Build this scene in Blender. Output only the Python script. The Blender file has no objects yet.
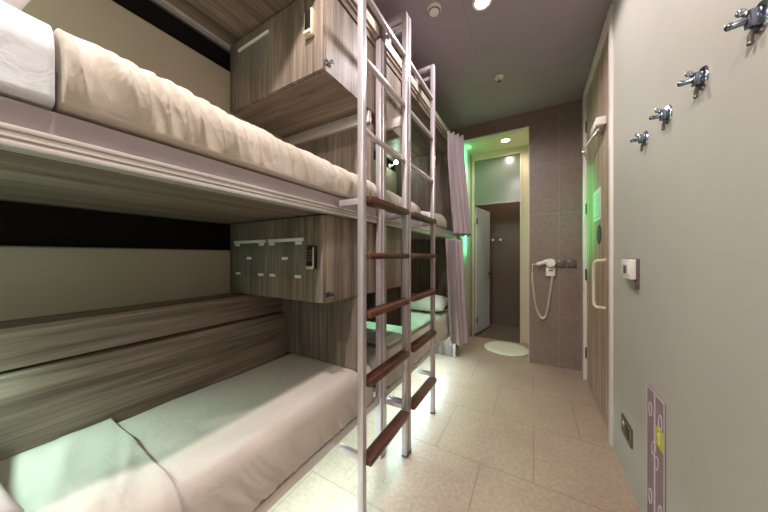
import bpy, bmesh, math, random
from mathutils import Vector, Matrix, noise
random.seed(4)
SC = bpy.context.scene
COL = SC.collection
PI = math.pi

# ------------------------------------------------------------------ materials
def srgb(r, g, b):
    f = lambda c: (c/255/12.92) if c/255 <= .04045 else ((c/255+.055)/1.055)**2.4
    return (f(r), f(g), f(b), 1)

def new_mat(name):
    m = bpy.data.materials.new(name); m.use_nodes = True
    nt = m.node_tree; b = nt.nodes['Principled BSDF']
    return m, nt, b

def N(nt, typ, **kw):
    n = nt.nodes.new(typ)
    for k, v in kw.items(): setattr(n, k, v)
    return n

def ramp(nt, stops):
    r = N(nt, 'ShaderNodeValToRGB'); cr = r.color_ramp
    while len(cr.elements) < len(stops): cr.elements.new(.5)
    for e, (p, c) in zip(cr.elements, stops): e.position = p; e.color = c
    return r

def coords(nt, scale=(1, 1, 1), kind='Object'):
    t = N(nt, 'ShaderNodeTexCoord'); m = N(nt, 'ShaderNodeMapping')
    m.inputs['Scale'].default_value = scale
    nt.links.new(t.outputs[kind], m.inputs['Vector'])
    return m.outputs['Vector']

def bump(nt, b, height, strength=.2, dist=.01):
    n = N(nt, 'ShaderNodeBump'); n.inputs['Strength'].default_value = strength
    n.inputs['Distance'].default_value = dist
    nt.links.new(height, n.inputs['Height']); nt.links.new(n.outputs['Normal'], b.inputs['Normal'])

def plain(name, rgb, rough=.5, metal=0, noise_amt=.06, nscale=6, bump_s=0, bump_scale=80, spec=.5):
    m, nt, b = new_mat(name)
    c = srgb(*rgb)
    v = coords(nt)
    n = N(nt, 'ShaderNodeTexNoise'); n.inputs['Scale'].default_value = nscale; n.inputs['Detail'].default_value = 4
    nt.links.new(v, n.inputs['Vector'])
    lo = tuple(x*(1-noise_amt) for x in c[:3])+(1,); hi = tuple(min(1, x*(1+noise_amt)) for x in c[:3])+(1,)
    r = ramp(nt, [(.3, lo), (.7, hi)])
    nt.links.new(n.outputs['Fac'], r.inputs['Fac']); nt.links.new(r.outputs['Color'], b.inputs['Base Color'])
    b.inputs['Roughness'].default_value = rough; b.inputs['Metallic'].default_value = metal
    b.inputs['Specular IOR Level'].default_value = spec
    if bump_s:
        n2 = N(nt, 'ShaderNodeTexNoise'); n2.inputs['Scale'].default_value = bump_scale; n2.inputs['Detail'].default_value = 3
        nt.links.new(v, n2.inputs['Vector']); bump(nt, b, n2.outputs['Fac'], bump_s, .004)
    return m

def wood(name, dark, mid, light, axis, across=12, rough=.5, band=5.5):
    """streaky veneer whose grain runs along the given axis"""
    m, nt, b = new_mat(name)
    sc = [across]*3; sc['xyz'.index(axis)] = .55
    v = coords(nt, sc)
    n = N(nt, 'ShaderNodeTexNoise'); n.inputs['Scale'].default_value = 2.2; n.inputs['Detail'].default_value = 8
    n.inputs['Roughness'].default_value = .62; n.inputs['Distortion'].default_value = .9
    nt.links.new(v, n.inputs['Vector'])
    sc2 = [band]*3; sc2['xyz'.index(axis)] = .05
    v2 = coords(nt, sc2)
    vo = N(nt, 'ShaderNodeTexNoise'); vo.inputs['Scale'].default_value = 1.6; vo.inputs['Detail'].default_value = 1
    nt.links.new(v2, vo.inputs['Vector'])
    sc3 = [70]*3; sc3['xyz'.index(axis)] = 2.5
    v3 = coords(nt, sc3)
    fn = N(nt, 'ShaderNodeTexNoise'); fn.inputs['Scale'].default_value = 1.5; fn.inputs['Detail'].default_value = 3
    nt.links.new(v3, fn.inputs['Vector'])
    a = N(nt, 'ShaderNodeMath', operation='MULTIPLY_ADD'); a.inputs[1].default_value = .48
    nt.links.new(n.outputs['Fac'], a.inputs[0])
    a2 = N(nt, 'ShaderNodeMath', operation='MULTIPLY'); a2.inputs[1].default_value = .30
    nt.links.new(vo.outputs['Fac'], a2.inputs[0]); nt.links.new(a2.outputs[0], a.inputs[2])
    a3 = N(nt, 'ShaderNodeMath', operation='MULTIPLY_ADD'); a3.inputs[1].default_value = .20
    nt.links.new(fn.outputs['Fac'], a3.inputs[0]); nt.links.new(a.outputs[0], a3.inputs[2])
    r = ramp(nt, [(.385, srgb(*dark)), (.50, srgb(*mid)), (.61, srgb(*light))])
    nt.links.new(a3.outputs[0], r.inputs['Fac']); nt.links.new(r.outputs['Color'], b.inputs['Base Color'])
    b.inputs['Roughness'].default_value = rough
    bump(nt, b, a3.outputs[0], .08, .003)
    return m

def fabric(name, rgb, rough=.85, bs=.25, nscale=3, amt=.05, weave=420):
    m, nt, b = new_mat(name)
    c = srgb(*rgb); v = coords(nt)
    n = N(nt, 'ShaderNodeTexNoise'); n.inputs['Scale'].default_value = nscale; n.inputs['Detail'].default_value = 5
    nt.links.new(v, n.inputs['Vector'])
    r = ramp(nt, [(.3, tuple(x*(1-amt) for x in c[:3])+(1,)), (.7, tuple(min(1, x*(1+amt)) for x in c[:3])+(1,))])
    nt.links.new(n.outputs['Fac'], r.inputs['Fac']); nt.links.new(r.outputs['Color'], b.inputs['Base Color'])
    b.inputs['Roughness'].default_value = rough
    b.inputs['Sheen Weight'].default_value = .15
    n1 = N(nt, 'ShaderNodeTexNoise'); n1.inputs['Scale'].default_value = 14; n1.inputs['Detail'].default_value = 4
    n1.inputs['Distortion'].default_value = 1.2
    nt.links.new(v, n1.inputs['Vector'])
    n2 = N(nt, 'ShaderNodeTexNoise'); n2.inputs['Scale'].default_value = weave
    nt.links.new(v, n2.inputs['Vector'])
    ad = N(nt, 'ShaderNodeMath', operation='MULTIPLY_ADD'); ad.inputs[1].default_value = .08
    nt.links.new(n2.outputs['Fac'], ad.inputs[0]); nt.links.new(n1.outputs['Fac'], ad.inputs[2])
    bump(nt, b, ad.outputs[0], bs, .012)
    return m

def tiles(name, c1, c2, grout, w, h, rough, plane, shift=(0, 0), mortar=.004, speck=60, off=0, coat=0, cloud=1.3):
    m, nt, b = new_mat(name)
    t = N(nt, 'ShaderNodeTexCoord'); sep = N(nt, 'ShaderNodeSeparateXYZ'); cmb = N(nt, 'ShaderNodeCombineXYZ')
    nt.links.new(t.outputs['Object'], sep.inputs[0])
    for i, ax in enumerate(plane):
        ad = N(nt, 'ShaderNodeMath', operation='ADD'); ad.inputs[1].default_value = shift[i]
        nt.links.new(sep.outputs['XYZ'.index(ax)], ad.inputs[0]); nt.links.new(ad.outputs[0], cmb.inputs[i])
    br = N(nt, 'ShaderNodeTexBrick'); br.offset = off; br.squash = 1
    br.inputs['Scale'].default_value = 1; br.inputs['Mortar Size'].default_value = mortar
    br.inputs['Mortar Smooth'].default_value = .3
    br.inputs['Brick Width'].default_value = w; br.inputs['Row Height'].default_value = h
    nt.links.new(cmb.outputs[0], br.inputs['Vector'])
    n = N(nt, 'ShaderNodeTexNoise'); n.inputs['Scale'].default_value = cloud; n.inputs['Detail'].default_value = 7
    n.inputs['Roughness'].default_value = .65
    nt.links.new(t.outputs['Object'], n.inputs['Vector'])
    n2 = N(nt, 'ShaderNodeTexNoise'); n2.inputs['Scale'].default_value = speck; n2.inputs['Detail'].default_value = 6
    nt.links.new(t.outputs['Object'], n2.inputs['Vector'])
    ad = N(nt, 'ShaderNodeMath', operation='MULTIPLY_ADD'); ad.inputs[1].default_value = .5
    nt.links.new(n2.outputs['Fac'], ad.inputs[0])
    hf = N(nt, 'ShaderNodeMath', operation='MULTIPLY'); hf.inputs[1].default_value = .5
    nt.links.new(n.outputs['Fac'], hf.inputs[0]); nt.links.new(hf.outputs[0], ad.inputs[2])
    r = ramp(nt, [(.38, srgb(*c1)), (.62, srgb(*c2))])
    nt.links.new(ad.outputs[0], r.inputs['Fac'])
    nt.links.new(r.outputs['Color'], br.inputs['Color1']); nt.links.new(r.outputs['Color'], br.inputs['Color2'])
    br.inputs['Mortar'].default_value = srgb(*grout)
    nt.links.new(br.outputs['Color'], b.inputs['Base Color'])
    b.inputs['Roughness'].default_value = rough
    bump(nt, b, n2.outputs['Fac'], .05, .003)
    return m

def emit(name, rgb, strength):
    m, nt, b = new_mat(name)
    b.inputs['Base Color'].default_value = srgb(*rgb)
    b.inputs['Emission Color'].default_value = srgb(*rgb); b.inputs['Emission Strength'].default_value = strength
    return m

def glass(name, rgb, mixf=.14):
    m, nt, b = new_mat(name)
    b.inputs['Base Color'].default_value = srgb(*rgb); b.inputs['Roughness'].default_value = .08
    tr = N(nt, 'ShaderNodeBsdfTransparent'); mx = N(nt, 'ShaderNodeMixShader'); mx.inputs[0].default_value = mixf
    nt.links.new(tr.outputs[0], mx.inputs[1]); nt.links.new(b.outputs[0], mx.inputs[2])
    nt.links.new(mx.outputs[0], nt.nodes['Material Output'].inputs['Surface'])
    return m

W_D, W_M, W_L = (92, 78, 67), (129, 114, 101), (158, 142, 127)
M = {}
M['wood_x'] = wood('veneer grain across', W_D, W_M, W_L, 'x')
M['wood_y'] = wood('veneer grain lengthwise', W_D, W_M, W_L, 'y')
M['wood_z'] = wood('veneer grain upright', W_D, W_M, W_L, 'z')
M['wood_dark_y'] = wood('ledge veneer', (92, 77, 67), (132, 116, 103), (162, 146, 132), 'y')
M['wood_dark_z'] = wood('partition veneer', (86, 73, 65), (122, 107, 97), (150, 134, 122), 'z')
M['door_wood'] = wood('door veneer', (134, 106, 90), (182, 152, 134), (212, 188, 170), 'z', across=14, band=12)
M['tread'] = wood('tread timber', (58, 32, 26), (94, 56, 44), (128, 84, 68), 'y', rough=.32, across=14)
M['alu'] = plain('satin aluminium', (214, 207, 203), .32, .45, .03)
M['white_metal'] = plain('pale powder coated steel', (194, 183, 187), .3, .35, .02)
M['brass'] = plain('warm curtain track', (200, 186, 170), .45, .3, .04)
M['chrome'] = plain('chrome', (200, 205, 215), .08, 1, .02)
M['gunmetal'] = plain('dark chrome', (128, 136, 152), .16, 1, .03)
M['steel'] = plain('brushed steel', (128, 120, 112), .35, .9, .05)
M['fascia'] = plain('mauve fascia laminate', (174, 160, 164), .4, 0, .03)
M['wall_right'] = plain('greige plaster', (185, 180, 171), .6, 0, .05, 1.6, .06, 25)
M['wall_plain'] = plain('taupe plaster', (150, 138, 128), .7, 0, .05, 1.6)
M['ceiling'] = plain('mauve grey ceiling paint', (164, 150, 160), .5, 0, .03, 1.2)
M['hatch'] = plain('hatch paint', (156, 143, 152), .5, 0, .02, 1.2)
M['cream'] = plain('cream paint', (206, 188, 166), .6, 0, .03, 2)
M['pale'] = plain('pale paint', (196, 196, 186), .6, 0, .03, 2)
M['dark'] = plain('black brown panel', (17, 11, 12), .8, 0, .1, spec=.15)
M['pad'] = fabric('padded wall cloth', (164, 150, 133), .8, .06, 1.5, .06)
M['floor'] = tiles('beige stone tiles', (166, 142, 124), (188, 164, 145), (148, 127, 111), .60, .59, .36, 'XY', (.30, .58), .0035, 45, .5)
M['tile_wall'] = tiles('taupe stone wall tiles', (124, 106, 97), (140, 121, 111), (150, 132, 122), .63, .63, .42, 'XZ', (.36, .02), .004, 25)
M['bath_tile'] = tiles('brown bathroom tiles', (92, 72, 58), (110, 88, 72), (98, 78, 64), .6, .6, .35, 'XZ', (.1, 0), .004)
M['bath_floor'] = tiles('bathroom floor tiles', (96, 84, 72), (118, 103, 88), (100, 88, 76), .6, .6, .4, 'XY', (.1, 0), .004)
M['sheet'] = fabric('white sheet', (226, 228, 232), .8, .25)
M['cream_sheet'] = fabric('champagne sheet', (214, 202, 193), .62, .3)
M['duvet'] = fabric('beige duvet cloth', (202, 190, 176), .68, .35)
M['lav_duvet'] = fabric('pale duvet cloth', (212, 205, 198), .7, .35)
M['green_lit_blanket'] = fabric('pale blanket tinted by green light', (206, 218, 206), .8, .3)  # green glow of the berth is mixed into the cloth colour
M['pillow'] = fabric('pillow cloth', (222, 218, 214), .8, .3)
M['curtain'] = fabric('lavender grey curtain cloth', (170, 154, 157), .7, .2)
M['rug'] = fabric('cream bath mat pile', (226, 222, 198), .95, .8, 30, .06, 150)
M['plastic_w'] = plain('white plastic', (232, 228, 218), .35, 0, .01)
M['plastic_b'] = plain('black plastic', (28, 28, 30), .35, 0, .05)
M['plastic_g'] = plain('taupe plastic', (104, 88, 86), .3, 0, .03)
M['gold'] = plain('champagne metal', (228, 214, 192), .35, .3, .03)
M['acrylic'] = glass('clear acrylic', (150, 160, 152), .09)
M['sticker'] = plain('white sticker', (236, 234, 230), .5, 0, .01)
M['frost'] = plain('frosted glass', (112, 118, 108), .22, 0, .05, 1.2)
M['door_white'] = plain('white door paint', (214, 216, 222), .35, 0, .02)
M['frame_w'] = plain('white frame paint', (224, 214, 206), .4, 0, .02)
M['mauve'] = plain('mauve sign print', (142, 116, 126), .4, 0, .03)
M['yellow'] = plain('yellow sign print', (206, 200, 22), .4, 0, .02)
M['sign_line'] = plain('pale sign print', (214, 196, 204), .4, 0, .01)
M['sticker_green'] = plain('dark green sticker', (22, 52, 40), .4, 0, .03)
M['paper'] = plain('notice paper', (226, 226, 220), .6, 0, .02)
M['ink'] = plain('grey print', (150, 152, 150), .6, 0, .02)
M['lamp_white'] = emit('lamp diffuser', (232, 240, 255), 30)
M['lamp_warm'] = emit('bathroom lamp diffuser', (255, 246, 226), 14)
M['lamp_green'] = emit('reading lamp lens', (225, 255, 230), 60)
M['strip'] = emit('underbed strip diffuser', (214, 255, 238), 6)

# ------------------------------------------------------------------ mesh helpers
def merge(bm, src):
    me = bpy.data.meshes.new('tmp'); src.to_mesh(me); src.free(); bm.from_mesh(me); bpy.data.meshes.remove(me)

def box(bm, x0, x1, y0, y1, z0, z1, bev=0, seg=2, mat=None):
    b = bmesh.new(); bmesh.ops.create_cube(b, size=1)
    for v in b.verts:
        v.co = Vector(((x0+x1)/2+v.co.x*(x1-x0), (y0+y1)/2+v.co.y*(y1-y0), (z0+z1)/2+v.co.z*(z1-z0)))
    if bev: bmesh.ops.bevel(b, geom=b.edges[:], offset=bev, segments=seg, profile=.5, affect='EDGES')
    if mat: b.transform(mat)
    merge(bm, b)

def tube(bm, pts, rad, seg=10, square=False):
    pts = [Vector(p) for p in pts]; n = len(pts)
    rads = rad if isinstance(rad, (list, tuple)) else [rad]*n
    rings = []; ref = None
    for i, p in enumerate(pts):
        t = (pts[min(i+1, n-1)]-pts[max(i-1, 0)]).normalized()
        if ref is None:
            ref = Vector((0, 0, 1)) if abs(t.z) < .9 else Vector((1, 0, 0))
        a = (ref-t*ref.dot(t)).normalized(); bb = t.cross(a); ref = a
        ring = []
        for k in range(seg):
            an = 2*PI*(k+.5)/seg
            ring.append(bm.verts.new(p+(a*math.cos(an)+bb*math.sin(an))*rads[i]))
        rings.append(ring)
    for i in range(n-1):
        for k in range(seg):
            bm.faces.new((rings[i][k], rings[i][(k+1) % seg], rings[i+1][(k+1) % seg], rings[i+1][k]))
    bm.faces.new(rings[0][::-1]); bm.faces.new(rings[-1])

def lathe(bm, prof, center, axis='z', seg=28, caps=True):
    """prof: list of (radius, height along the axis)"""
    c = Vector(center); rings = []
    for r, h in prof:
        ring = []
        for k in range(seg):
            an = 2*PI*k/seg; p, q = r*math.cos(an), r*math.sin(an)
            o = {'z': (p, q, h), 'x': (h, p, q), 'y': (q, h, p)}[axis]
            ring.append(bm.verts.new(c+Vector(o)))
        rings.append(ring)
    for i in range(len(rings)-1):
        for k in range(seg):
            bm.faces.new((rings[i][k], rings[i][(k+1) % seg], rings[i+1][(k+1) % seg], rings[i+1][k]))
    if caps: bm.faces.new(rings[0][::-1]); bm.faces.new(rings[-1])

def sph(bm, c, r, sx=1, sy=1, sz=1):
    b = bmesh.new(); bmesh.ops.create_uvsphere(b, u_segments=16, v_segments=10, radius=r)
    for v in b.verts: v.co = Vector((v.co.x*sx, v.co.y*sy, v.co.z*sz))+Vector(c)
    merge(bm, b)

def soft_box(x0, x1, y0, y1, z0, z1, r, cuts=(14, 60, 8), disp=None):
    """rounded cushion-like block; r = radius or (rx, ry, rz low, rz high); disp(co, normal) -> offset vector"""
    bm = bmesh.new()
    lo = Vector((x0, y0, z0)); hi = Vector((x1, y1, z1))
    rx, ry, rl, rh = r if isinstance(r, tuple) else (r, r, r, r)
    RL, RH = [rx, ry, rl], [rx, ry, rh]
    for i in range(3):
        k = min(1, (hi[i]-lo[i])*.98/(RL[i]+RH[i])); RL[i] *= k; RH[i] *= k
    ax = []
    for i in range(3):
        a, b, n = lo[i], hi[i], cuts[i]
        e = [a+RL[i]*t for t in (0, .12, .3, .55, .8)]
        m = [a+RL[i]+(b-a-RL[i]-RH[i])*q/n for q in range(n+1)]
        ax.append(e+m+[b-RH[i]*t for t in (.8, .55, .3, .12, 0)])
    cache = {}
    def vert(p):
        key = tuple(round(c, 6) for c in p)
        if key in cache: return cache[key]
        q = Vector(p); e = Vector(); ic = Vector(); rr = [0, 0, 0]
        for i in range(3):
            ic[i] = min(max(q[i], lo[i]+RL[i]), hi[i]-RH[i])
            rr[i] = RL[i] if q[i] < ic[i] else RH[i]
            e[i] = (q[i]-ic[i])/rr[i]
        if e.length > 1e-9:
            m = max(abs(c) for c in e)
            e = e/e.length*m
            q = ic+Vector((e[0]*rr[0], e[1]*rr[1], e[2]*rr[2]))
            n = e.normalized()
        else: n = Vector((0, 0, 1))
        if disp: q = q+disp(q, n)
        v = bm.verts.new(q); cache[key] = v
        return v
    for i in range(3):
        j, k = (i+1) % 3, (i+2) % 3
        for side in (0, 1):
            c = (lo, hi)[side][i]
            for a in range(len(ax[j])-1):
                for b in range(len(ax[k])-1):
                    ps = []
                    for (da, db) in ((0, 0), (1, 0), (1, 1), (0, 1)):
                        p = [0, 0, 0]; p[i] = c; p[j] = ax[j][a+da]; p[k] = ax[k][b+db]
                        ps.append(vert(p))
                    if side == 0: ps = ps[::-1]
                    try: bm.faces.new(ps)
                    except ValueError: pass
    return bm

def pillow_mesh(cx, cy, cz, lx, ly, h, rz=0, tilt=0, seed=0):
    bm = bmesh.new(); n = 30; top = {}; bot = {}
    mat = Matrix.Translation((cx, cy, cz)) @ Matrix.Rotation(rz, 4, 'Z') @ Matrix.Rotation(tilt, 4, 'X')
    for i in range(n+1):
        for j in range(n+1):
            u, w = -1+2*i/n, -1+2*j/n
            t = max(0, (1-abs(u)**2.6))**.5*max(0, (1-abs(w)**2.6))**.5
            pin = 1-.07*(1-abs(u)**2)*(abs(w)**4)-.0
            pin2 = 1-.07*(1-abs(w)**2)*(abs(u)**4)
            x, y = u*lx/2*pin2, w*ly/2*pin
            wr = .008*noise.noise(Vector((x*9+seed, y*9, seed)))*t
            top[i, j] = bm.verts.new(mat @ Vector((x, y, h*.62*t+wr)))
            if i in (0, n) or j in (0, n): bot[i, j] = top[i, j]
            else: bot[i, j] = bm.verts.new(mat @ Vector((x, y, -h*.38*t)))
    for i in range(n):
        for j in range(n):
            bm.faces.new((top[i, j], top[i+1, j], top[i+1, j+1], top[i, j+1]))
            q = (bot[i, j+1], bot[i+1, j+1], bot[i+1, j], bot[i, j])
            if len(set(q)) == 4:
                try: bm.faces.new(q)
                except ValueError: pass
    return bm

ORG = {}
def link(name, bm, mat, origin, smooth):
    bm.normal_update()
    bmesh.ops.recalc_face_normals(bm, faces=bm.faces[:])
    bmesh.ops.translate(bm, verts=bm.verts[:], vec=-Vector(origin))
    me = bpy.data.meshes.new(name); bm.to_mesh(me); bm.free()
    if smooth:
        for p in me.polygons: p.use_smooth = True
        if smooth != 'all': me.set_sharp_from_angle(angle=math.radians(38))
    me.materials.append(mat)
    o = bpy.data.objects.new(name, me); COL.objects.link(o)
    ORG[o.name] = Vector(origin)
    return o

def thing(name, loc, label, cat, group=None, kind=None):
    o = bpy.data.objects.new(name, None); COL.objects.link(o); o.location = loc
    o.empty_display_size = .05
    ORG[o.name] = Vector(loc); tag(o, label, cat, group, kind)
    return o

def tag(o, label, cat, group=None, kind=None):
    o['label'] = label; o['category'] = cat
    if group: o['group'] = group
    if kind: o['kind'] = kind
    return o

def part(name, bm, mat, parent, smooth=True, label=None, kind=None):
    o = link(name, bm, mat, ORG[parent.name], smooth); o.parent = parent
    if label: o['label'] = label
    if kind: o['kind'] = kind
    return o

def solo(name, bm, mat, loc, label, cat, group=None, smooth=True, kind=None):
    o = link(name, bm, mat, loc, smooth); o.location = loc
    return tag(o, label, cat, group, kind)

def struct(name, bm, mat, smooth=False, label=None, cat=None):
    o = link(name, bm, mat, (0, 0, 0), smooth); o['kind'] = 'structure'
    o['label'] = label or name.replace('_', ' '); o['category'] = cat or name.split('_')[0]
    return o

def B(*args, **kw):
    bm = bmesh.new(); box(bm, *args, **kw); return bm

def copy_tree(o, parent=None):
    c = o.copy(); COL.objects.link(c); c.parent = parent
    ORG[c.name] = ORG[o.name]
    for ch in list(o.children): copy_tree(ch, c)
    return c

# ------------------------------------------------------------------ key dimensions
XW = .49          # right wall face
XB = -.90         # front of the bunks
XL = -.752        # ladder plane
CEIL = 3.185
YE = 3.79         # end wall face
YB = -1.5         # wall behind the camera
BK = -1.80        # wall behind the bunks

# ------------------------------------------------------------------ the room
struct('floor', B(-1.9, .75, YB-.1, 4.55, -.08, 0), M['floor'], label='beige stone tile floor of the aisle', cat='floor')
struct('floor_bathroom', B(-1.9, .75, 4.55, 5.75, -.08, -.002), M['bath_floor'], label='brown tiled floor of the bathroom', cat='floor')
struct('ceiling', B(-1.9, .6, YB-.1, YE+.1, CEIL, CEIL+.1), M['ceiling'], label='mauve grey painted ceiling over the aisle', cat='ceiling')
struct('ceiling_vestibule', B(-1.3, .3, YE+.1, 5.75, 3.06, 3.16), M['cream'], label='cream ceiling past the tiled end wall', cat='ceiling')
bm = B(XW, XW+.12, YB-.1, 2.41, 0, CEIL); box(bm, XW, XW+.12, 3.585, YE+.12, 0, CEIL)
box(bm, XW, XW+.12, 2.41, 3.585, 3.13, CEIL)
struct('wall_right', bm, M['wall_right'], label='greige plastered wall to the right of the aisle', cat='wall')
struct('wall_left', B(BK-.1, BK-.03, YB-.1, YE+.1, 0, CEIL), M['wall_plain'], label='wall behind the bunks', cat='wall')
struct('wall_back', B(-1.95, .61, YB-.1, YB, 0, CEIL), M['wall_plain'], label='wall at the near end of the room', cat='wall')
bm = B(-.05, XW, YE, YE+.10, 0, CEIL)
box(bm, -1.93, -.98, YE, YE+.10, 0, CEIL); box(bm, -.98, -.05, YE, YE+.10, 3.0, CEIL)
struct('wall_end', bm, M['tile_wall'], label='taupe stone tiled end wall beside the opening', cat='wall')
bm = B(-.054, -.045, YE-.004, YE+.104, 0, 3.0); box(bm, -.98, -.045, YE-.004, YE+.104, 2.995, 3.004)
struct('trim_opening', bm, M['brass'], label='thin metal edge trim of the end wall opening', cat='trim')
bm = B(-1.12, -.935, YE+.1, 4.57, 0, 3.06)
struct('wall_vestibule_left', bm, M['pale'], label='pale wall left of the bathroom doorway', cat='wall')
struct('wall_vestibule_right', B(-.05, .08, YE+.1, 4.57, 0, 3.06), M['cream'], label='cream side wall right of the bathroom doorway', cat='wall')
struct('wall_bathroom_corner', B(-1.12, -.90, 4.57, 4.67, 0, 3.06), M['wall_plain'], label='taupe strip of wall left of the bathroom doorway', cat='wall')
bm = bmesh.new(); box(bm, -.155, .08, 4.57, 4.67, 0, 3.06); box(bm, -.90, -.155, 4.57, 4.67, 2.985, 3.06)
struct('wall_bathroom_front', bm, M['cream'], label='cream wall framing the bathroom doorway', cat='wall')
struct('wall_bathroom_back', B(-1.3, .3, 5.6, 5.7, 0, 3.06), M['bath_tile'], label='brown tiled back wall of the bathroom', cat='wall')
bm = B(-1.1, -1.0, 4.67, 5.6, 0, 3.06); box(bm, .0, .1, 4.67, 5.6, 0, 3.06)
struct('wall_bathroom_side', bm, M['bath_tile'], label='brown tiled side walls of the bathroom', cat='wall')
struct('trim_bathroom_frame', (lambda b: (box(b, -.90, -.868, 4.56, 4.69, 0, 2.985), box(b, -.182, -.155, 4.56, 4.69, 0, 2.985),
       box(b, -.868, -.182, 4.56, 4.69, 2.955, 2.985), b)[-1])(bmesh.new()), M['cream'], label='cream frame of the bathroom doorway', cat='trim')
bm = B(-.868, -.182, 4.60, 4.625, 2.235, 2.955)
w1 = struct('window_1', bm, M['frost'], label='grey green frosted glass transom over the bathroom doorway', cat='window')
part_tr = link('transom_bar', B(-.868, -.182, 4.59, 4.635, 2.205, 2.235), M['steel'], (0, 0, 0), False); part_tr.parent = w1
# ceiling access hatch outline
def frame_strips(bm, x0, x1, y0, y1, z0, z1, w):
    box(bm, x0, x1, y0, y0+w, z0, z1); box(bm, x0, x1, y1-w, y1, z0, z1)
    box(bm, x0, x0+w, y0+w, y1-w, z0, z1); box(bm, x1-w, x1, y0+w, y1-w, z0, z1)
bm = bmesh.new(); frame_strips(bm, -.45, .06, 1.62, 2.52, CEIL-.0015, CEIL, .005)
struct('trim_hatch', bm, M['hatch'], label='outline of the flush access hatch in the ceiling', cat='trim')

# bathroom door leaf, standing open
hx, hy = -.866, 4.66
R = Matrix.Translation((hx, hy, 0)) @ Matrix.Rotation(math.radians(79), 4, 'Z')
bm = B(0, .66, -.02, .02, .02, 2.19, bev=.003, mat=R)
d2 = struct('door_2', bm, M['door_white'], label='white bathroom door standing open into the bathroom', cat='door')
bm = bmesh.new()
lathe(bm, [(.024, -.001), (.024, .008), (.012, .01), (.012, .045)], (0, 0, 0), 'y', 16)
box(bm, -.10, .012, .035, .052, -.01, .01, bev=.004)
bm.transform(R @ Matrix.Translation((.60, -.02, 1.02)) @ Matrix.Rotation(PI, 4, 'Z') @ Matrix.Scale(-1, 4, (1, 0, 0)))
h = link('door_handle', bm, M['plastic_b'], (0, 0, 0), True); h.parent = d2
for z in (.25, 1.95):
    bm = B(-.012, .03, -.032, -.02, z-.05, z+.05, bev=.003, mat=R)
    h = link('hinge', bm, M['steel'], (0, 0, 0), False); h.parent = d2

# entrance door in the right wall
d1 = struct('door_1', B(XW+.012, XW+.055, 2.455, 3.545, .01, 3.09, bev=.002), M['door_wood'],
            label='wood veneered entrance door with white frame in the right wall', cat='door')
def dpart(name, bm, mat, smooth=True, parent=None, label=None):
    o = link(name, bm, mat, (0, 0, 0), smooth); o.parent = parent or d1
    if label: o['label'] = label
    return o
bm = bmesh.new()
box(bm, XW-.018, XW+.07, 2.405, 2.452, 0, 3.14, bev=.003); box(bm, XW-.018, XW+.07, 3.548, 3.592, 0, 3.14, bev=.003)
box(bm, XW-.018, XW+.07, 2.452, 3.548, 3.093, 3.14, bev=.003)
dpart('door_frame', bm, M['frame_w'], label='white painted door frame')
bm = bmesh.new()
yh = 2.70
pts = [(XW+.012, yh, .93)]
pts += [(XW-.045, yh, .935), (XW-.058, yh+.012, .95), (XW-.06, yh+.02, .975), (XW-.06, yh+.02, 1.275), (XW-.058, yh+.012, 1.298), (XW-.045, yh, 1.312), (XW+.012, yh, 1.316)]
tube(bm, pts, .0125, 12)
dpart('pull_handle', bm, M['gold'], label='champagne coloured bow pull handle')
bm = B(XW-.055, XW+.012, 2.66, 2.90, 2.40, 2.465, bev=.006)
clo = dpart('door_closer', bm, M['plastic_w'], label='white overhead door closer')
bm = bmesh.new()
tube(bm, [(XW-.03, 2.72, 2.40), (XW-.03, 2.72, 2.375)], .014, 10)
bmesh.ops.translate(bm, verts=bm.verts[:], vec=(0, 0, 0))
a0 = Vector((XW-.03, 2.72, 2.38)); a1 = Vector((XW-.075, 3.12, 2.37)); a2 = Vector((XW+.0, 3.42, 2.37))
tube(bm, [a0, a1], .011, 4); tube(bm, [a1+Vector((0, 0, -.012)), a2+Vector((0, 0, -.012))], .013, 4)
dpart('closer_arm', bm, M['alu'], parent=clo)
for z in (.3, 1.15, 1.86, 2.75):
    bm = bmesh.new(); tube(bm, [(XW+.004, 3.545, z-.06), (XW+.004, 3.545, z+.06)], .008, 10)
    dpart('hinge', bm, M['steel'])
# notices on the door
t = thing('paper_notice', (XW+.011, 2.95, 1.80), 'white paper notice stuck on the wooden door above the oval sticker', 'notice')
part('sheet', B(XW+.0085, XW+.011, 2.87, 3.16, 1.67, 1.95), M['paper'], t, False)
bm = bmesh.new()
for k in range(9): box(bm, XW+.0075, XW+.0085, 2.89, 3.13-.03*((k*7) % 4), 1.70+k*.025, 1.707+k*.025)
part('print', bm, M['ink'], t, False)
t = thing('oval_sticker', (XW+.011, 2.93, 1.54), 'dark green oval sticker on the wooden door above its pull handle', 'sticker')
bm = bmesh.new(); lathe(bm, [(1, 0), (1, .0025)], (0, 0, 0), 'x', 40)
for v in bm.verts: v.co = Vector((XW+.0085+v.co.x, 2.93+v.co.y*.085, 1.54+v.co.z*.085))
part('backing', bm, M['sticker_green'], t, False)
bm = bmesh.new()
box(bm, XW+.0075, XW+.0085, 2.924, 2.936, 1.565, 1.60)
for k in range(3): box(bm, XW+.0075, XW+.0085, 2.90+.006*k, 2.96-.006*k, 1.546-k*.024, 1.551-k*.024)
part('print', bm, M['ink'], t, False)

# ------------------------------------------------------------------ bunks
def wrinkle(amp, sx, sy, sz, seed=0):
    def f(q, n):
        a = noise.noise(Vector((q.x*sx+seed, q.y*sy, q.z*sz)))
        return n*amp*a
    return f

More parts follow.
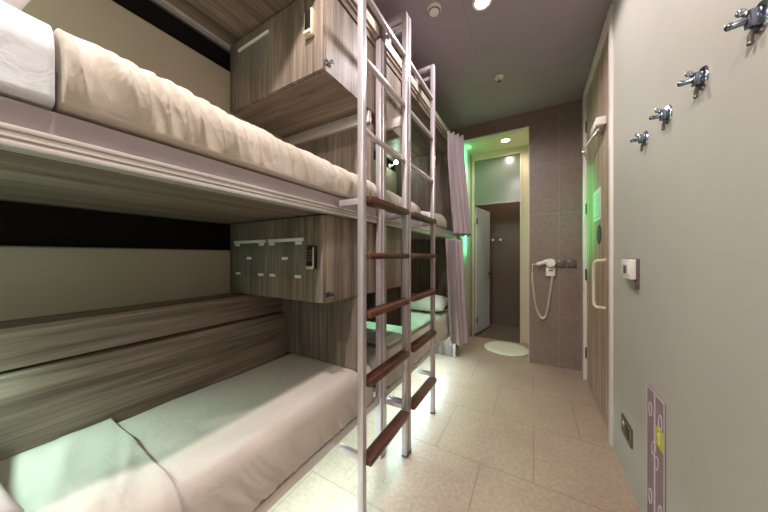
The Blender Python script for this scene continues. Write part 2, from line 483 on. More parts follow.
def bunk(name, y0, y1, label, panels, near):
    t = thing(name, ((XB-.8)/1, (y0+y1)/2, 0), label, 'bunk bed', 'pair of bunk beds along the left wall')
    # lower frame
    bm = B(XB-.03, XB+.008, y0, y1, .360, .409, bev=.004); 
    part('lower_side_rail', bm, M['alu'], t)
    part('lower_base_board', B(-1.66, XB-.03, y0+.01, y1-.01, .38, .408), M['wood_y'], t, False)
    part('plinth', B(-1.66, -1.34, y0+.02, y1-.02, 0, .38), M['wood_dark_y'], t, False)
    # upper deck
    part('upper_deck', B(BK+.005, XB-.045, y0, y1, 1.568, 1.600), M['wood_y'], t, False, label='wood veneered underside of the upper deck')
    bm = B(XB-.045, XB-.004, y0, y1, 1.567, 1.612, bev=.003)
    for z, h in ((1.5735, .006), (1.606, .0055), (1.588, .003)): box(bm, XB-.006, XB+.002, y0, y1, z-h, z+h, bev=.001)
    part('upper_side_rail', bm, M['alu'], t, True, label='ribbed aluminium edge rail')
    part('fascia', B(XB-.04, XB-.012, y0, y1, 1.612, 1.666), M['fascia'], t, False, label='mauve fascia strip')
    # canopy
    part('canopy', B(BK+.005, XB-.06, y0, y1, 2.768, 2.82), M['wood_y'], t, False)
    part('canopy_fascia', B(XB-.06, XB-.02, y0, y1, 2.758, 2.90), M['wood_dark_y'], t, False)
    bm = B(XB-.02, XB+.012, y0, y1, 2.85, 2.872, bev=.002); box(bm, XB-.018, XB-.006, y0, y1, 2.80, 2.85); box(bm, XB+.0, XB+.01, y0, y1, 2.815, 2.85)
    part('curtain_track', bm, M['brass'], t)
    part('canopy_light_strip', B(BK+.005, BK+.035, y0+.02, y1-.02, 2.743, 2.766), M['alu'], t)
    # back of each berth
    for nm, z0, z1 in (('padded_panel', 1.02, 1.39), ('padded_panel', 1.62, 2.592)):
        part(nm, soft_box(BK, BK+.032, y0+.005, y1-.005, z0, z1, .012, (2, 20, 8)), M['pad'], t, 'all', label='beige padded wall panel')
    for z0, z1 in ((1.392, 1.566), (2.594, 2.74)):
        part('recess_panel', B(BK-.025, BK-.008, y0+.005, y1-.005, z0, z1), M['dark'], t, False, label='black recessed strip')
    part('ledge_board', B(BK+.033, -1.572, y0+.012, panels, .955, 1.101, bev=.003), M['wood_dark_y'], t)
    part('ledge_board', B(BK+.033, -1.54, y0+.012, panels, .41, .944, bev=.003), M['wood_dark_y'], t)
    return t

nb = bunk('bunk_bed', -.80, 1.48, 'near bunk bed with wood veneer decks and beige padded panels, both lockers at its foot', 1.262, True)
part('partition', B(BK+.034, XB-.002, 1.264, 1.30, .668, 1.10), M['wood_dark_z'], nb, False)
part('partition', B(BK+.034, XB-.03, 1.445, 1.478, 1.672, 2.226), M['wood_dark_z'], nb, False)
part('cross_bar', B(BK+.034, XB-.032, 1.42, 1.455, 2.228, 2.306, bev=.003), M['alu'], nb)
bm = B(XB-.019, XB+.022, 1.484, 1.565, 0, 2.798, bev=.004)
part('post', bm, M['white_metal'], nb)
part('post_cover_strip', B(XB+.021, XB+.027, 1.512, 1.538, .005, 2.79, bev=.002), M['alu'], nb)
part('end_panel', B(BK, XB, -.84, -.805, 0, 2.9), M['wood_dark_z'], nb, False)

fb = bunk('bunk_bed', 1.568, 3.47, 'far bunk bed beyond the lockers with curtains hung at its end', 3.46, False)
part('end_panel', B(BK, XB-.045, 3.472, 3.51, 0, 2.9), M['wood_dark_z'], fb, False)
part('post', B(XB-.040, XB+.0, 3.474, 3.52, 0, 2.75, bev=.004), M['white_metal'], fb)
part('partition', B(BK+.034, XB-.05, 1.93, 1.96, .77, 1.562), M['wood_dark_z'], fb, False)

# lockers ----------------------------------------------------------------
def locker(z0, z1, label, n_holders):
    t = thing('locker', (-1.3, 1.38, z0), label, 'locker', 'wood veneered lockers between the bunks')
    x0, x1, y0, y1 = BK+.036, XB-.03, .996, 1.89
    bm = B(x0, x1-.02, y0+.022, y1, z0+.002, z0+.02); box(bm, x0, x1, y0+.022, y1, z1-.02, z1)
    box(bm, x1-.02, x1, y0+.022, y1, z0, z1-.02); box(bm, x0, x0+.02, y0+.022, y1, z0+.02, z1-.02)
    box(bm, x0+.02, x1-.02, y1-.02, y1, z0+.02, z1-.02)
    # post passes in front of the open side, so the carcass stays behind it
    part('carcass', bm, M['wood_z'], t, False)
    part('bottom_board', B(x0, x1-.02, y0+.022, y1, z0, z0+.002), M['wood_x'], t, False)
    d = part('door', B(x0+.002, x1-.003, y0, y0+.02, z0+.002, z1-.003, bev=.0015), M['wood_z'], t, True)
    return t, d
XLK = XB-.062   # keep the lockers behind the post
lk, ld = locker(1.106, 1.564, 'lower locker with two clear card holders and a keypad lock on its wood door', 2)
for (x0, x1) in ((-1.692, -1.389), (-1.352, -1.071)):
    hld = part('card_holder', B(x0, x1, .9885, .9915, 1.226, 1.428, bev=.001), M['acrylic'], ld, False, label='clear acrylic card holder')
    bm = B(x0-.004, x1+.004, .984, .9955, 1.430, 1.448, bev=.002)
    part('holder_rail', bm, M['plastic_w'], hld)
    for (sx, sz) in ((x0+.03, 1.420), (x1-.03, 1.420), ((x0+x1)/2, 1.336), (x0+.035, 1.238), (x1-.035, 1.238)):
        part('sticker', B(sx-.024, sx+.024, .9865, .9882, sz-.008, sz+.008), M['sticker'], hld, False)
def keypad(parent, x, z, digits=True):
    k = part('keypad_lock', B(x-.026, x+.026, 0.9710, 0.9960, z-.062, z+.062, bev=.005), M['plastic_b'], parent, label='black keypad lock with metal edge')
    part('lock_trim', B(x+.019, x+.0255, 0.9685, 0.9720, z-.055, z+.05, bev=.001), M['gold'], k)
    part('lock_latch', B(x-.022, x+.022, 0.9640, 0.9712, z-.062, z-.046, bev=.002), M['gold'], k)
    for r in range(4):
        for c in range(3):
            part('key_button', B(x-.017+c*.012, x-.009+c*.012, 0.9685, 0.9715, z-.022+r*.016, z-.011+r*.016, bev=.001), M['steel'], k)
keypad(ld, -.998, 1.344)
uk, ud = locker(2.31, 2.755, 'upper locker with one clear card holder and a champagne keypad lock, under the canopy', 1)
hld = part('card_holder', B(-1.650, -1.358, .9885, .9915, 2.47, 2.668, bev=.001), M['acrylic'], ud, False, label='clear acrylic card holder')
part('holder_rail', B(-1.655, -1.354, .984, .9955, 2.670, 2.684, bev=.002), M['plastic_w'], hld)
k = part('keypad_lock', B(-1.046, -.988, .974, .996, 2.498, 2.634, bev=.004), M['gold'], ud, label='champagne keypad lock plate')
part('lock_face', B(-1.037, -.997, .9685, .9745, 2.53, 2.626, bev=.002), M['plastic_b'], k)
part('lock_latch', B(-1.040, -.994, .962, .975, 2.502, 2.518, bev=.002), M['gold'], k)
for par, z in ((uk, 2.355), (lk, 1.150)):
    bm = B(XB-.0295, XB-.023, 1.008, 1.048, z-.012, z+.012, bev=.002)
    lathe(bm, [(.007, 0), (.007, .016), (.010, .017), (.010, .024)], (XB-.024, 1.032, z), 'x', 14)
    part('cam_latch', bm, M['chrome'] if z > 2 else M['gunmetal'], par)

# bedding ----------------------------------------------------------------
def gathered(q, n, zlow, zhi, front):
    """elastic gathers low on the front face"""
    d = Vector((0, 0, 0))
    w = max(0, min(1, (zhi-q.z)/(zhi-zlow)))
    s = q.y*46+(q.z-zlow)*30+1.2*noise.noise(Vector((q.y*3, q.z*6, 9)))
    r = abs(noise.noise(Vector((s*.6, q.z*3, 3.1))))
    f = (1-min(1, r*2.6))**1.2-.3+.4*noise.noise(Vector((q.y*14, q.z*4, 7.7)))
    if q.x > front-.06: d += Vector((.013*min(1, w*1.3)*max(0, f)+.008*math.sin(PI*min(1, w)), 0, 0))
    d += Vector((0, 0, .010*noise.noise(Vector((q.x*3.1, q.y*2.2, .5)))+.004*noise.noise(Vector((q.x*9+q.y*5, q.y*4, 2)))))*(1 if n.z > .3 else 0)
    return d
def mattress_lower(y0, y1, label, group='mattresses on the lower decks'):
    bm = soft_box(-1.535, XB+.004, y0, y1, .41, .66, (.05, .06, .012, .06), (14, int((y1-y0)*170), 16), lambda q, n: gathered(q, n, .41, .64, XB))
    return solo('mattress', bm, M['cream_sheet'], (-1.25, (y0+y1)/2, .41), label, 'mattress', group, 'all')
mattress_lower(-.76, 1.44, 'near lower mattress in a champagne fitted sheet, gathered along its front')
mattress_lower(1.60, 3.42, 'far lower mattress in a champagne fitted sheet beyond the ladders')
for y0, y1, lab in ((-.76, 1.45, 'thin white mattress on the near upper deck below the beige duvet'), (1.60, 3.42, 'thin white mattress on the far upper deck')):
    bm = soft_box(-1.66, XB-.047, y0, y1, 1.602, 1.669, .02, (6, 20, 3))
    solo('mattress', bm, M['sheet'], (-1.28, (y0+y1)/2, 1.6), lab, 'mattress', 'mattresses on the upper decks', 'all')

def duvet_disp(seed, dens=46, amp=.024, y_high=None):
    def f(q, n):
        # soft pleats hang from the ridge and fade towards the hem
        h = max(0, min(1, (q.z-1.67)/.17))
        prof = max(0, math.sin(PI*min(1, max(0, h*1.05-.12))))**.7
        patch = max(0, min(1, .55+1.5*noise.noise(Vector((q.y*2.3, seed+9, 1)))))
        s = q.y*dens+q.z*14+2.0*noise.noise(Vector((q.y*3, seed, q.z*3)))
        r = abs(noise.noise(Vector((s*.55, seed+4, q.z*1.5))))
        sharp = (1-min(1, r*2.2))**1.4
        big = noise.noise(Vector((q.y*4, q.z*4, seed)))
        front = max(0, min(1, (n.x+.1)*1.2))
        fx = (amp*sharp*prof*(.3+patch)+.012*big*prof)*front
        topn = max(0, n.z)
        top = .016*noise.noise(Vector((q.x*5, q.y*4.5, seed+2)))+.006*noise.noise(Vector((q.x*14, q.y*13, seed)))
        lift = 0
        if y_high is not None: lift = .036*max(0, 1-abs(q.y-y_high)/.9)*h
        return Vector((fx, .004*sharp*prof, top*topn+fx*.3*topn+lift))
    return f
bm = soft_box(-1.64, XB+.010, .136, 1.435, 1.672, 1.846, (.08, .008, .012, .09), (14, 330, 22), duvet_disp(1.3, y_high=.14))
solo('duvet', bm, M['duvet'], (-1.27, .8, 1.67), 'long beige duvet spread wrinkled over the near upper deck', 'duvet', None, 'all')
bm = soft_box(-1.62, XB+.008, -.55, .135, 1.672, 1.883, (.08, .004, .012, .09), (14, 60, 12), lambda q, n: Vector((.006*noise.noise(Vector((q.y*5, q.z*9, 1))), 0, (.016*noise.noise(Vector((q.x*4, q.y*5, 8)))) if n.z > .1 else 0)))
solo('folded_sheet', bm, M['sheet'], (-1.27, -.2, 1.67), 'bright white folded sheet beside the beige duvet on the near upper deck', 'sheet', None, 'all')
bm = pillow_mesh(-1.30, -.155, 1.972, .56, .56, .15, 0, 0, 3)
solo('pillow', bm, M['pillow'], (-1.30, -.14, 1.88), 'white pillow lying on the white folded sheet at upper left', 'pillow', 'pillows on the bunks', 'all')

# near lower bed: quilt end and pillow
def quilt(q, n):
    if n.z < .1: return Vector((0, 0, 0))
    fan = noise.noise(Vector((q.x*9+q.y*4.0, q.y*1.5, 2.5)))
    return Vector((0, 0, .012*fan+.010*noise.noise(Vector((q.x*3, q.y*6, 5)))))
def drape():
    bm = bmesh.new(); nx, ny = 46, 220; V = {}
    prof = []
    for i in range(nx+1):
        u = i/nx
        L = u*.90
        if L < .58: prof.append((-1.534+L, .672, 0))
        elif L < .58+.11:
            a = (L-.58)/.11*PI/2; prof.append((-.948+.07*math.sin(a), .602+.07*math.cos(a), a))
        else: prof.append((-.878, .602-(L-.69)*.9, PI/2))
    for j in range(ny+1):
        y = -.74+1.115*j/ny
        for i, (x, z, a) in enumerate(prof):
            fy = y*15*(1+.25*(x+1.2))+x*2.5
            p = (1-min(1, abs(noise.noise(Vector((fy*.62, x*.9, 2.5))))*1.8))-.45
            q = noise.noise(Vector((x*3, y*5, 5)))
            ed = min(1, (ny-j)/34)
            ledge = min(1, i/5)
            o = (.022+.045*p+.010*q)*(.12+.88*ed)*(.3+.7*ledge)*(1 if a == 0 else .55)
            o = max(.002, o)
            z += (-.006+.010*noise.noise(Vector((x*3.1, y*2.2, .5)))+.004*noise.noise(Vector((x*9+y*5, y*4, 2)))) if a == 0 else 0
            sk = .02*noise.noise(Vector((x*3, 1, 1)))*(1 if j == ny else 0)
            V[i, j] = bm.verts.new((x+o*math.sin(a), y+sk-.05*max(0, (x+1.3))*j/ny, z+o*math.cos(a)))
    for j in range(ny):
        for i in range(nx): bm.faces.new((V[i, j], V[i+1, j], V[i+1, j+1], V[i, j+1]))
    return bm
o = solo('duvet', drape(), M['cream_sheet'], (-1.23, -.17, .67), 'champagne duvet with fanned folds over the near end of the near lower mattress', 'duvet', None, 'all')
m = o.modifiers.new('thick', 'SOLIDIFY'); m.thickness = .006; m.offset = 1
bm = pillow_mesh(-1.235, -.20, .804, .58, .60, .17, .0, 0, 9)
solo('pillow', bm, M['pillow'], (-1.22, -.22, .71), 'white pillow at the lower left corner on the champagne duvet', 'pillow', 'pillows on the bunks', 'all')

# far berth bedding
bm = soft_box(-1.52, XB-.012, 1.66, 2.72, .676, .712, .03, (20, 60, 3), quilt)
solo('blanket', bm, M['green_lit_blanket'], (-1.2, 2.2, .664), 'pale blanket with green light put into its colour on the far lower mattress', 'blanket', None, 'all')
bm = pillow_mesh(-1.20, 3.10, .755, .62, .42, .17, 0, .12, 14)
solo('pillow', bm, M['pillow'], (-1.2, 3.1, .68), 'white pillow at the end of the far lower mattress beside the lower curtain', 'pillow', 'pillows on the bunks', 'all')
bm = soft_box(-1.60, XB-.01, 1.60, 2.30, 1.672, 1.845, (.08, .05, .025, .10), (12, 170, 16), duvet_disp(6.1))
solo('duvet', bm, M['duvet'], (-1.25, 1.95, 1.67), 'beige duvet on the far upper deck behind the ladder uprights', 'duvet', None, 'all')
bm = soft_box(-1.50, XB-.03, 2.315, 2.63, 1.672, 1.80, .05, (10, 40, 8), duvet_disp(8.4))
solo('folded_sheet', bm, M['sheet'], (-1.2, 2.47, 1.67), 'small white folded sheet between the two bundles on the far upper deck', 'sheet', None, 'all')
bm = soft_box(-1.55, XB-.012, 2.645, 3.18, 1.672, 1.84, (.08, .08, .03, .10), (10, 120, 14), duvet_disp(9.9))
solo('duvet', bm, M['duvet'], (-1.2, 2.9, 1.67), 'rolled beige duvet at the end of the far upper deck beside the curtain', 'duvet', None, 'all')

# ------------------------------------------------------------------ ladders
def ladder(y0, label):
    y1 = y0+.51
    t = thing('bunk_ladder', (XL, (y0+y1)/2, 0), label, 'ladder', 'two bunk ladders')
    w = .017
    for y in (y0, y1):
        bm = B(XL-w, XL+w, y-w, y+w, .012, 2.99, bev=.003)
        s = part('upright', bm, M['white_metal'], t)
        part('foot_cap', B(XL-w-.002, XL+w+.002, y-w-.002, y+w+.002, 0, .014, bev=.002), M['plastic_g'], s)
    for z in (.30, .70, 1.05, 1.35, 1.64):
        bm = B(XL-.024, XL+.042, y0+w+.001, y1-w-.001, z-.017, z+.017, bev=.004)
        part('tread', bm, M['tread'], t, label='reddish brown timber tread')
    for z in (1.99, 2.36, 2.70):
        bm = B(XL-.012, XL+.012, y0+w, y1-w, z-.012, z+.012, bev=.003)
        part('rung', bm, M['white_metal'], t, label='thin pale metal rung')
    for y in (y0, y1):
        for z in (.335, 1.632):
            part('bracket', B(XB+.008, XL-w, y-.012, y+.012, z-.02, z+.012, bev=.002), M['white_metal'], t)
    for y in (y0, y1):
        bm = B(XB-.018, XL-w, y-w, y+w, 2.96, 2.99, bev=.003); box(bm, XB-.018, XB+.008, y-w, y+w, 2.874, 2.96, bev=.002)
        part('top_bracket', bm, M['white_metal'], t)
    part('top_bracket', B(XB+.01, XL-w, y1-.01, y1+.01, 2.875, 2.90, bev=.002), M['white_metal'], t)
    return t
l1 = ladder(1.085, 'nearer of the two pale metal ladders, in front of the lockers')
l2 = copy_tree(l1); l2.location.y += .555
l2['label'] = 'farther of the two pale metal ladders, in front of the far bunk'
bm = B(XB+.0, XL-.018, 1.582, 1.608, 2.235, 2.30, bev=.002)
part('bracket', bm, M['alu'], l1)

# ------------------------------------------------------------------ curtains
def curtain(label, z0, z1, topl, topr, botl, botr, folds, seed):
    bm = bmesh.new(); nu, nv = 140, 50; V = {}
    for j in range(nv+1):
        h = j/nv            # 0 top, 1 hem
        z = z1+(z0-z1)*h
        e = h**1.1
        L = Vector(topl).lerp(Vector(botl), e); Rr = Vector(topr).lerp(Vector(botr), e)
        dr = (Rr-L); nrm = Vector((dr.y, -dr.x)).normalized()
        for i in range(nu+1):
            u = i/nu
            ph = 2*PI*folds*u+1.3*noise.noise(Vector((u*3, h*1.1, seed)))
            a = (.038+.010*h)*(1+.5*noise.noise(Vector((u*4, seed, h))))*min(1, .4+u*3)
            uu = u+.018*math.sin(2*ph+.6)
            p = L+dr*uu+nrm*(a*math.sin(ph)+.012*noise.noise(Vector((u*2, h*4, seed+3))))
            V[i, j] = bm.verts.new((max(p.x, XB+.018), p.y, z+.012*math.sin(ph+.5)*h+.006*math.sin(ph*2)*(1-h)))
    for j in range(nv):
        for i in range(nu): bm.faces.new((V[i, j], V[i, j+1], V[i+1, j+1], V[i+1, j]))
    top = V[nu//2, 0].co.copy()
    t = thing('curtain', (top.x, top.y, z1), label, 'curtain', 'lavender grey bunk curtains')
    c = part('cloth', bm, M['curtain'], t, 'all')
    m = c.modifiers.new('thick', 'SOLIDIFY'); m.thickness = .003
    for k in range(4):
        f = (k+.5)/4; y = topl[1]+(topr[1]-topl[1])*f
        b = bmesh.new(); tube(b, [(XB+.022, y, z1-.012), (XB+.022, y, z1+.008)], .005, 8)
        part('curtain_glider', b, M['plastic_w'], t)
    return t
curtain('upper lavender grey curtain gathered at the end of the far bunk', 1.60, 2.795, (-.872, 2.98), (-.745, 3.20), (-.80, 3.04), (-.685, 3.29), 3.6, 1.7)
curtain('lower lavender grey curtain gathered at the end of the far bunk, reaching to the mattress', .30, 1.545, (-.872, 2.93), (-.752, 3.20), (-.852, 3.02), (-.69, 3.26), 3.8, 5.2)

# ------------------------------------------------------------------ right wall: hooks, switch, socket, sign
def hook():
    t = thing('coat_hook', (XW, 1.02, 1.945), 'x', 'coat hook', 'row of chrome coat hooks on the right wall')
    c = Vector((XW, 1.02, 1.945))
    bm = bmesh.new()
    lathe(bm, [(.030, -.007), (.033, -.003), (.033, 0)], c, 'x', 24)
    for v in bm.verts: v.co.z = c.z+(v.co.z-c.z)*1.15-.004
    part('base_plate', bm, M['chrome'], t)
    bm = bmesh.new(); box(bm, c.x-.028, c.x-.003, c.y-.012, c.y+.012, c.z-.024, c.z+.018, bev=.005)
    part('hub', bm, M['gunmetal'], t)
    bm = bmesh.new()
    tube(bm, [c+Vector((-.014, .0, .012)), c+Vector((-.024, .003, .014)), c+Vector((-.030, .006, .020))], [.0085, .008, .007], 12)
    sph(bm, c+Vector((-.032, .007, .024)), .010)
    part('short_prong', bm, M['chrome'], t)
    bm = bmesh.new()
    tube(bm, [c+Vector((-.02, .0, -.002)), c+Vector((-.034, .006, -.003)), c+Vector((-.046, .014, -.001))], [.0095, .008, .007], 12)
    sph(bm, c+Vector((-.048, .015, .001)), .0095)
    part('long_prong', bm, M['gunmetal'], t)
    bm = bmesh.new()
    tube(bm, [c+Vector((-.008, .012, -.024)), c+Vector((-.012, .016, -.036)), c+Vector((-.012, .018, -.052))], [.007, .006, .005], 8)
    sph(bm, c+Vector((-.012, .018, -.054)), .0065)
    part('lower_prong', bm, M['steel'], t)
    return t
h0 = hook()
labs = ['chrome coat hook nearest the camera, highest in the picture at the top right', 'second chrome coat hook from the right on the greige wall',
        'third chrome coat hook from the right on the greige wall', 'chrome coat hook closest to the wooden door, last of the row']
for i in range(4):
    o = h0 if i == 0 else copy_tree(h0)
    o.location = (XW, 1.02+.256*i, 1.945); o['label'] = labs[i]

t = thing('card_switch', (XW, 2.0, 1.28), 'white key card switch box on the greige wall beside the door', 'switch')
part('back_plate', B(XW-.012, XW, 1.875, 2.10, 1.215, 1.335, bev=.004), M['plastic_g'], t, label='taupe back plate')
part('switch_body', B(XW-.040, XW-.012, 1.880, 2.035, 1.222, 1.332, bev=.006), M['plastic_w'], t)
part('card_slot', B(XW-.0425, XW-.0395, 1.935, 1.985, 1.255, 1.297, bev=.001), M['plastic_g'], t)
part('switch_button', B(XW-.0435, XW-.0395, 1.890, 1.905, 1.25, 1.31, bev=.001), M['plastic_w'], t)
part('lower_block', B(XW-.010, XW, 1.878, 1.925, 1.170, 1.2145, bev=.002), M['plastic_g'], t)

t = thing('wall_socket', (XW, 2.08, .30), 'dark metal socket plate low on the greige wall left of the mauve sign', 'socket')
part('plate', B(XW-.010, XW, 1.985, 2.175, .25, .36, bev=.003), M['steel'], t)
part('socket_face', B(XW-.013, XW-.0095, 2.02, 2.085, .275, .335, bev=.002), M['plastic_b'], t)
part('indicator', B(XW-.0125, XW-.0095, 2.11, 2.135, .315, .335, bev=.001), M['plastic_w'], t)

t = thing('floor_map_sign', (XW, 1.66, .05), 'tall mauve route map sign with a yellow badge low on the greige wall', 'sign')
ya, yb_ = 1.561, 1.763
bm = B(XW-.004, XW, ya, yb_, .04, .718, bev=.0015); part('panel', bm, M['mauve'], t)
bm = bmesh.new()
def yzbox(bm, y0, y1, z0, z1, x=XW-.0042, th=.0012): box(bm, x-th, x, y0, y1, z0, z1)
yzbox(bm, ya, ya+.007, .04, .718); yzbox(bm, yb_-.007, yb_, .04, .718); yzbox(bm, ya+.007, yb_-.007, .711, .718); yzbox(bm, ya+.007, yb_-.007, .04, .047)
part('border', bm, M['sign_line'], t, False)
part('route_line', (lambda b: (yzbox(b, 1.658, 1.673, .047, .711), b)[-1])(bmesh.new()), M['sign_line'], t, False)
def ring(cy, cz, ry, rz, tilt=0):
    bm = bmesh.new(); seg = 32; pts = []
    for k in range(seg+1):
        a = 2*PI*k/seg; p, q = ry*math.cos(a), rz*math.sin(a)
        pts.append((XW-.0052, cy+p*math.cos(tilt)-q*math.sin(tilt), cz+p*math.sin(tilt)+q*math.cos(tilt)))
    tube(bm, pts, .0028, 6)
    for v in bm.verts: v.co.x = XW-.0043-(.002 if v.co.x < XW-.0052 else 0)
    return bm
for (cy, cz, ry, rz, tl) in ((1.716, .617, .018, .033, 0), (1.604, .612, .018, .033, 0), (1.675, .455, .020, .034, .4), (1.645, .405, .020, .034, .4), (1.716, .20, .018, .033, 0), (1.604, .21, .018, .033, 0)):
    part('station_ring', ring(cy, cz, ry, rz, tl), M['sign_line'], t, False)
bm = B(XW-.0065, XW-.0042, 1.570, 1.650, .495, .580, bev=.001)
bd = part('badge', bm, M['yellow'], t, False, label='yellow badge with a white 1')
bm = bmesh.new(); box(bm, XW-.0078, XW-.0066, 1.604, 1.613, .512, .563); box(bm, XW-.0078, XW-.0066, 1.613, 1.622, .548, .557)
part('numeral', bm, M['sticker'], bd, False)

# ------------------------------------------------------------------ end wall: hair dryer, switch plates, mat
t = thing('hair_dryer', (.18, YE, 1.1), 'white wall mounted hair dryer with coiled cord on the taupe tiled wall', 'hair dryer')
bm = B(.130, .228, YE-.05, YE, 1.105, 1.212, bev=.008); box(bm, .138, .222, YE-.026, YE, 1.205, 1.315, bev=.006)
part('wall_holder', bm, M['plastic_w'], t)
part('holder_button', B(.158, .205, YE-.054, YE-.049, 1.165, 1.18, bev=.002), M['plastic_g'], t)
bm = bmesh.new()
lathe(bm, [(.02, -.015), (.045, -.01), (.054, .015), (.054, .05), (.045, .065), (.02, .07)], (.181, YE-.10, 1.266), 'y', 24)
part('motor_housing', bm, M['plastic_w'], t)
bm = bmesh.new()
tube(bm, [(.15, YE-.075, 1.285), (.10, YE-.075, 1.268), (.05, YE-.075, 1.252), (.038, YE-.075, 1.248)], [.03, .024, .022, .025], 16)
part('nozzle', bm, M['plastic_w'], t)
pts = []
path = [(-.012, YE-.03, 1.235), (-.012, YE-.03, 1.13), (-.005, YE-.03, 1.0), (.01, YE-.03, .86), (.03, YE-.03, .72), (.062, YE-.03, .62), (.095, YE-.03, .582), (.13, YE-.03, .61), (.155, YE-.03, .72), (.172, YE-.03, .86), (.188, YE-.03, 1.0), (.20, YE-.025, 1.105)]
def catm(P, n):
    P = [Vector(p) for p in P]; out = []
    for i in range(len(P)-1):
        p0, p1, p2, p3 = P[max(i-1, 0)], P[i], P[i+1], P[min(i+2, len(P)-1)]
        for k in range(n):
            s = k/n
            out.append(.5*((2*p1)+(p2-p0)*s+(2*p0-5*p1+4*p2-p3)*s*s+(3*p1-p0-3*p2+p3)*s**3))
    return out+[P[-1]]
base = catm(path, 60); hel = []
for i, p in enumerate(base):
    tng = (base[min(i+1, len(base)-1)]-base[max(i-1, 0)]).normalized()
    nn = tng.cross(Vector((0, 1, 0))).normalized(); bb = Vector((0, 1, 0))
    f = i/len(base); amp = .0125 if f > .08 else .001
    an = i*.55
    hel.append(p+nn*math.cos(an)*amp+bb*math.sin(an)*amp)
bm = bmesh.new(); tube(bm, hel, .0040, 6); part('coiled_cord', bm, M['plastic_w'], t, 'all')
bm = bmesh.new(); tube(bm, [(.038, YE-.075, 1.248), (.0, YE-.05, 1.25), (-.012, YE-.03, 1.235)], .005, 8)
part('cord_end', bm, M['plastic_w'], t)
sw = ['taupe switch plate directly right of the hair dryer', 'taupe switch plate nearest the wooden door on the tiled wall']
for i, x in enumerate((.245, .348)):
    t = thing('switch_plate', (x+.045, YE, 1.26), sw[i], 'switch', 'switch plates on the tiled wall')
    part('plate', B(x, x+.09, YE-.022, YE, 1.215, 1.305, bev=.004), M['plastic_g'], t)
    part('rocker', B(x+.015, x+.075, YE-.027, YE-.0215, 1.23, 1.29, bev=.003), M['plastic_g'], t)

bm = bmesh.new(); lathe(bm, [(.28, 0), (.295, .006), (.295, .014), (.285, .022), (.2, .024), (.05, .025)], (-.345, 4.15, .0005), 'z', 56)
solo('bath_mat', bm, M['rug'], (-.345, 4.15, 0), 'round cream bath mat on the floor outside the bathroom', 'mat')
for i, x in enumerate((-.70, -.56)):
    bm = bmesh.new(); lathe(bm, [(.014, 0), (.012, -.02), (.026, -.032), (.028, -.05), (.018, -.058)][::1], (x, 5.6, 1.665), 'y', 18)
    solo('coat_peg', bm, M['plastic_w'], (x, 5.6, 1.665), ('left', 'right')[i]+' one of two pale knob hooks on the brown bathroom wall', 'knob hook', 'knob hooks in the bathroom')

# ------------------------------------------------------------------ ceiling fittings
def downlight(x, y, z, label, mat, r=.05, group='ceiling downlights'):
    t = thing('ceiling_light', (x, y, z), label, 'ceiling light', group)
    bm = bmesh.new(); lathe(bm, [(r*1.0, 0), (r*1.0, -.006), (r*1.35, -.006), (r*1.4, 0)], (x, y, z), 'z', 32, False)
    part('trim_ring', bm, M['plastic_w'], t)
    bm = bmesh.new(); lathe(bm, [(.001, -.004), (r*.98, -.004), (r*.98, -.001), (.001, -.001)], (x, y, z), 'z', 32)
    part('diffuser', bm, mat, t)
    return t
downlight(-.32, 1.98, CEIL, 'bright bluish white downlight in the mauve ceiling at the top of the picture', M['lamp_white'])
downlight(-.36, 4.22, 3.06, 'small round downlight in the cream ceiling past the end wall opening', M['lamp_warm'], .055)
t = thing('smoke_detector', (-.64, 1.86, CEIL), 'round white smoke detector on the ceiling beside the ladder tops', 'smoke detector')
bm = bmesh.new(); lathe(bm, [(.052, 0), (.052, -.012), (.044, -.02), (.036, -.021), (.036, -.028), (.006, -.030)], (-.64, 1.86, CEIL), 'z', 28); part('body', bm, M['plastic_w'], t)
bm = bmesh.new(); lathe(bm, [(.0445, -.0205), (.0440, -.0225), (.0365, -.0235), (.0365, -.0205)], (-.64, 1.86, CEIL), 'z', 20); part('sensor', bm, M['plastic_g'], t)
t = thing('sprinkler', (-.306, 2.90, CEIL), 'small white sprinkler rose on the ceiling near the end wall', 'sprinkler')
bm = bmesh.new(); lathe(bm, [(.045, 0), (.045, -.006), (.03, -.014), (.016, -.014)], (-.306, 2.90, CEIL), 'z', 28); part('rose', bm, M['plastic_w'], t)
bm = bmesh.new(); lathe(bm, [(.008, -.013), (.008, -.04), (.018, -.042), (.018, -.046), (.002, -.047)], (-.306, 2.90, CEIL), 'z', 16); part('sprinkler_head', bm, M['chrome'], t)

t = thing('reading_lamp', (-1.766, 3.2, 2.6), 'small glowing reading lamp on the back wall of the far upper berth', 'reading lamp')
bm = bmesh.new(); lathe(bm, [(.03, 0), (.03, .012), (.012, .014), (.012, .05)], (-1.766, 3.22, 2.62), 'x', 18); part('wall_base', bm, M['plastic_w'], t)
bm = bmesh.new(); tube(bm, [(-1.72, 3.22, 2.62), (-1.69, 3.21, 2.625), (-1.66, 3.20, 2.64)], .008, 10); part('stem', bm, M['plastic_w'], t)
bm = bmesh.new(); sph(bm, (-1.645, 3.195, 2.645), .026); part('bulb', bm, M['lamp_green'], t)

for nm, ya_, yb2, lab in (('led_strip', -.7, 1.45, 'cool white light strip under the near lower deck'), ('led_strip', 1.62, 3.4, 'cool white light strip under the far lower deck')):
    bm = B(-1.04, -1.0, ya_, yb2, .362, .378, bev=.002)
    solo(nm, bm, M['strip'], (-1.02, (ya_+yb2)/2, .362), lab, 'light strip', 'light strips under the lower decks', False)

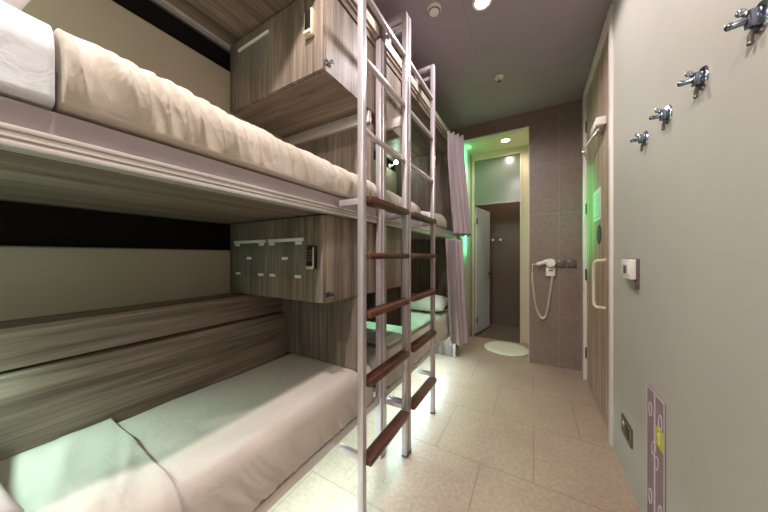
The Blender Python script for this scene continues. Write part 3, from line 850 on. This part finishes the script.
# ------------------------------------------------------------------ lights
def light(kind, name, loc, energy, rgb, size=.1, rot=None, sizey=None, spot=None, blend=.6):
    d = bpy.data.lights.new(name, kind); d.energy = energy; d.color = rgb
    if kind == 'AREA':
        d.size = size
        if sizey: d.shape = 'RECTANGLE'; d.size_y = sizey
    else: d.shadow_soft_size = size
    if kind == 'SPOT': d.spot_size = math.radians(spot or 120); d.spot_blend = blend
    o = bpy.data.objects.new(name, d); COL.objects.link(o); o.location = loc
    if rot: o.rotation_euler = rot
    return o
def aim(o, target):
    o.rotation_euler = (Vector(target)-o.location).to_track_quat('-Z', 'Y').to_euler()

WARM = (1.0, .90, .82)
DL = (1, .91, .87)
light('SPOT', 'downlight_beam', (-.32, 1.98, CEIL-.03), 58, (1, .94, .95), .05, (0, 0, 0), spot=168, blend=.3)
light('SPOT', 'downlight_beam', (-.58, .25, CEIL-.03), 110, DL, .04, (0, 0, 0), spot=168, blend=.3)
light('SPOT', 'downlight_beam', (-.56, -.9, CEIL-.03), 100, DL, .05, (0, 0, 0), spot=168, blend=.3)
# a reading lamp per near berth plus an added fill, behind the picture edge
aim(light('SPOT', 'berth_light', (-1.48, -.02, 1.16), 20, (.64, 1, .86), .03, spot=110, blend=1), (-1.24, .14, .66))
light('POINT', 'berth_light', (-1.30, -.40, 1.25), 4.0, (.52, 1, .74), .05)  # added green ambient for the lower berth, not a lamp of its own
light('POINT', 'berth_light', (-1.35, -.30, 2.45), 7, (.64, 1, .80), .05)
# far berths
light('POINT', 'berth_light', (-1.60, 3.14, 2.60), .8, (.72, 1, .76), .03)
aim(light('SPOT', 'berth_light', (-1.25, 2.15, 1.52), 20, (.46, 1, .58), .04, spot=110, blend=.8), (-1.2, 2.3, .7))
# strip under the lower decks
light('AREA', 'underbed_glow', (-1.02, .35, .352), 16, (.66, .96, 1), .04, (0, math.radians(-8), 0), 2.1)
light('AREA', 'underbed_glow', (-1.02, 2.5, .352), 12, (.66, .96, 1), .04, (0, math.radians(-8), 0), 1.75)
# past the opening
light('SPOT', 'vestibule_beam', (-.36, 4.22, 3.03), 22, (1, .86, .78), .05, (0, 0, 0), spot=170)
aim(light('SPOT', 'exit_lamp', (-.86, 3.99, 2.0), 120, (.04, 1, .22), .05, spot=52, blend=.9), (.49, 3.58, 1.8))
light('AREA', 'green_wall_fill', (-.85, 4.2, 2.25), 7.5, (.10, 1, .32), 1.7, (0, math.radians(90), 0), .04)  # added area light that greens the left wall, no strip exists there
light('POINT', 'bath_lamp', (-.35, 5.1, 2.85), 9, (1, .90, .80), .05)

w = bpy.data.worlds.new('World'); SC.world = w; w.use_nodes = True
w.node_tree.nodes['Background'].inputs[0].default_value = (.9, .9, 1, 1)
w.node_tree.nodes['Background'].inputs[1].default_value = .02

# ------------------------------------------------------------------ camera
cam = bpy.data.cameras.new('camera'); cam.sensor_width = 36; cam.lens = 36*260/768
cam.clip_start = .02
co = bpy.data.objects.new('camera', cam); COL.objects.link(co)
co.location = (0, 0, 1.35); co.rotation_euler = (PI/2, 0, math.radians(29.9))
SC.camera = co
SC.view_settings.view_transform = 'Standard'; SC.view_settings.look = 'None'
SC.view_settings.exposure = 0; SC.view_settings.gamma = 1; SC.view_settings.use_curve_mapping = False
